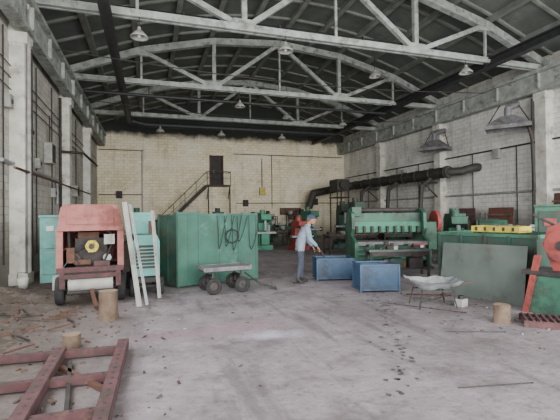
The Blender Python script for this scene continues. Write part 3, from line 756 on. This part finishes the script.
# ---------- worker
def skin(name,verts,edges,radii,sub=2,root=0):
    me=bpy.data.meshes.new(name); me.from_pydata(verts,edges,[])
    o=bpy.data.objects.new(name,me); S.collection.objects.link(o)
    o.modifiers.new('Skin','SKIN'); 
    for i,r in enumerate(radii):
        sv=me.skin_vertices[0].data[i]; sv.radius=r if isinstance(r,tuple) else (r,r); sv.use_root=(i==root)
    sb=o.modifiers.new('Sub','SUBSURF'); sb.levels=sub; sb.render_levels=sub
    dg=bpy.context.evaluated_depsgraph_get(); dg.update()
    m2=bpy.data.meshes.new_from_object(o.evaluated_get(dg)); 
    bpy.data.objects.remove(o); m2.name=name
    n=bpy.data.objects.new(name,m2); S.collection.objects.link(n)
    for p in m2.polygons: p.use_smooth=True
    return n
M_skin=mat('skin','a87c64','966c57',10,.7); M_jack=mat('work_jacket_cloth','7f8c95','6c7a85',9,.9,c='5f6870',camt=.4); M_trs=mat('trouser_cloth','3f4552','31363f',9,.9); M_shoe=mat('boot_leather','221f1e','2e2a27',9,.7); M_cap=mat('cap_cloth','34445a','2a384c',9,.9); M_hair=mat('grey_hair','4a4440','5a534d',20,.9)
root=bpy.data.objects.new('worker',None); S.collection.objects.link(root)
V=[(0,0,.94),(.03,0,1.06),(.1,0,1.22),(.17,0,1.36),(.22,0,1.45),(.27,0,1.53),
   (0,.095,.84),(.08,.12,.49),(.05,.13,.10),(.17,.15,.05),
   (0,-.095,.84),(.0,-.12,.48),(-.1,-.13,.10),(.02,-.15,.05),
   (.17,.16,1.36),(.2,.22,1.1),(.38,.19,.90),(.17,-.16,1.36),(.22,-.22,1.1),(.42,-.16,.92)]
E=[(0,1),(1,2),(2,3),(3,4),(4,5),(0,6),(6,7),(7,8),(8,9),(0,10),(10,11),(11,12),(12,13),(3,14),(14,15),(15,16),(3,17),(17,18),(18,19)]
rad=[(.17,.135),(.16,.13),(.18,.13),(.14,.11),(.062,.062),(.055,.055),(.11,.11),(.078,.078),(.06,.06),(.045,.04),(.11,.11),(.078,.078),(.06,.06),(.045,.04),(.088,.088),(.065,.065),(.045,.045),(.088,.088),(.065,.065),(.045,.045)]
body=skin('body',V,E,rad)
for m in (M_jack,M_trs,M_skin,M_shoe): body.data.materials.append(m)
for p in body.data.polygons:
    c=p.center
    if c.z<.12: k=3
    elif c.z<.83 and abs(c.y)<.25 and c.x<.25: k=1
    elif c.z>1.49 and abs(c.y)<.08: k=2
    else: k=0
    p.material_index=k
body.parent=root
h=B(); hc=Vector((.31,0,1.6)); 
h.sph(hc,(.1,.078,.12),M_skin,20,(0,25,0)); h.sph(hc+Vector((.04,0,-.07)),(.06,.055,.05),M_skin,14)
h.sph(hc+Vector((.105,0,-.035)),(.022,.014,.025),M_skin,10); h.box(tuple(hc+Vector((.085,0,-.085))),(.012,.04,.008),M_rust)
for s in (-1,1):
    h.sph(hc+Vector((-.0,s*.078,-.01)),(.022,.012,.032),M_skin,10); h.sph(hc+Vector((.088,s*.03,.0)),(.012,.012,.009),M_white,8); h.sph(hc+Vector((.097,s*.03,-.001)),(.005,.005,.005),M_dark,6)
h.sph(hc+Vector((-.035,0,.02)),(.088,.082,.1),M_hair,16)
h.sph(hc+Vector((-.005,0,.055)),(.112,.094,.082),M_cap,18); h.box(tuple(hc+Vector((.11,0,.045))),(.11,.13,.012),M_cap,(0,22,0))
h.done('head_with_cap',parent=root)
def hand(side,w):
    w=Vector(w); d=Vector((.55,-.1*side,-.83)).normalized(); s=Vector((0,1,0)); pn=d.cross(s).normalized()
    vs=[w,w+d*.045,w+d*.085]; ed=[(0,1),(1,2)]; rd=[(.026,.02),(.036,.018),(.038,.016)]
    for i,(off,ln) in enumerate(((-.03,.07),(-.01,.08),(.01,.075),(.03,.06))):
        b0=len(vs); p=w+d*.085+s*off
        vs+= [p,p+d*ln*.4,p+d*ln*.7-pn*.018,p+d*ln*.85-pn*.04]; ed+=[(2,b0),(b0,b0+1),(b0+1,b0+2),(b0+2,b0+3)]; rd+=[.010,.0095,.009,.008]
    b0=len(vs); p=w+d*.03-s*side*.032
    vs+=[p,p+d*.03-s*side*.02-pn*.01,p+d*.06-s*side*.025-pn*.025]; ed+=[(1,b0),(b0,b0+1),(b0+1,b0+2)]; rd+=[.013,.011,.009]
    o=skin('hand_'+('l' if side>0 else 'r'),[tuple(v) for v in vs],ed,rd,1); o.data.materials.append(M_skin); o.parent=root
hand(1,V[16]); hand(-1,V[19])
x=B()
for (fx,fy) in ((.09,.14),(-.06,-.14)):
    x.box((fx,fy,.015),(.28,.1,.03),M_shoe); x.sph((fx+.06,fy,.04),(.09,.048,.045),M_shoe,12)
x.done('boots',parent=root,bevel=.01)
x=B(); x.lathe([(.085,-.02),(.075,.03)],(.22,0,1.45),M_jack,16); x.done('collar',parent=root)
x=B(); x.cyl((.42,.14,.8),(.52,-.16,.8),.014,M_wood,n=8); x.cyl((.52,-.16,.8),(.62,-.1,.64),.02,M_dark,n=8); x.done('held_tool',parent=root)
root.location=(3.62,9.65,0); root.rotation_euler=(0,0,R(-8))

# ---------- light
w=bpy.data.worlds.new('World'); S.world=w; w.use_nodes=True
bg=w.node_tree.nodes['Background']; bg.inputs[0].default_value=(.95,.97,1,1); bg.inputs[1].default_value=1.15
def area(name,loc,rot,sx,sy,p,col=(1,1,1),spread=180):
    l=bpy.data.lights.new(name,'AREA'); l.shape='RECTANGLE'; l.size=sx; l.size_y=sy; l.energy=p; l.color=col; l.spread=R(spread)
    o=bpy.data.objects.new(name,l); S.collection.objects.link(o); o.location=loc; o.rotation_euler=[R(a) for a in rot]; return o
area('gate_daylight',(CX,YF-.2,3.6),(87,0,0),17,6.5,2300,(1,.98,.97),110) 
area('window_daylight_right',(XR-.1,3.5,4),(0,75,0),4.4,13,700,(.97,.98,1))
area('window_daylight_left',(XL+.1,3.5,4),(0,-80,0),4.4,13,1100,(.97,.98,1))

cd=bpy.data.cameras.new('camera'); cd.sensor_width=36; cd.lens=26; cd.clip_end=200
co=bpy.data.objects.new('camera',cd); S.collection.objects.link(co)
Mx=Matrix.Rotation(R(-17.84),4,'Z')@Matrix.Rotation(R(90.57),4,'X')@Matrix.Rotation(R(-.6),4,'Z')
Mx.translation=(0,0,1.75); co.matrix_world=Mx
S.camera=co
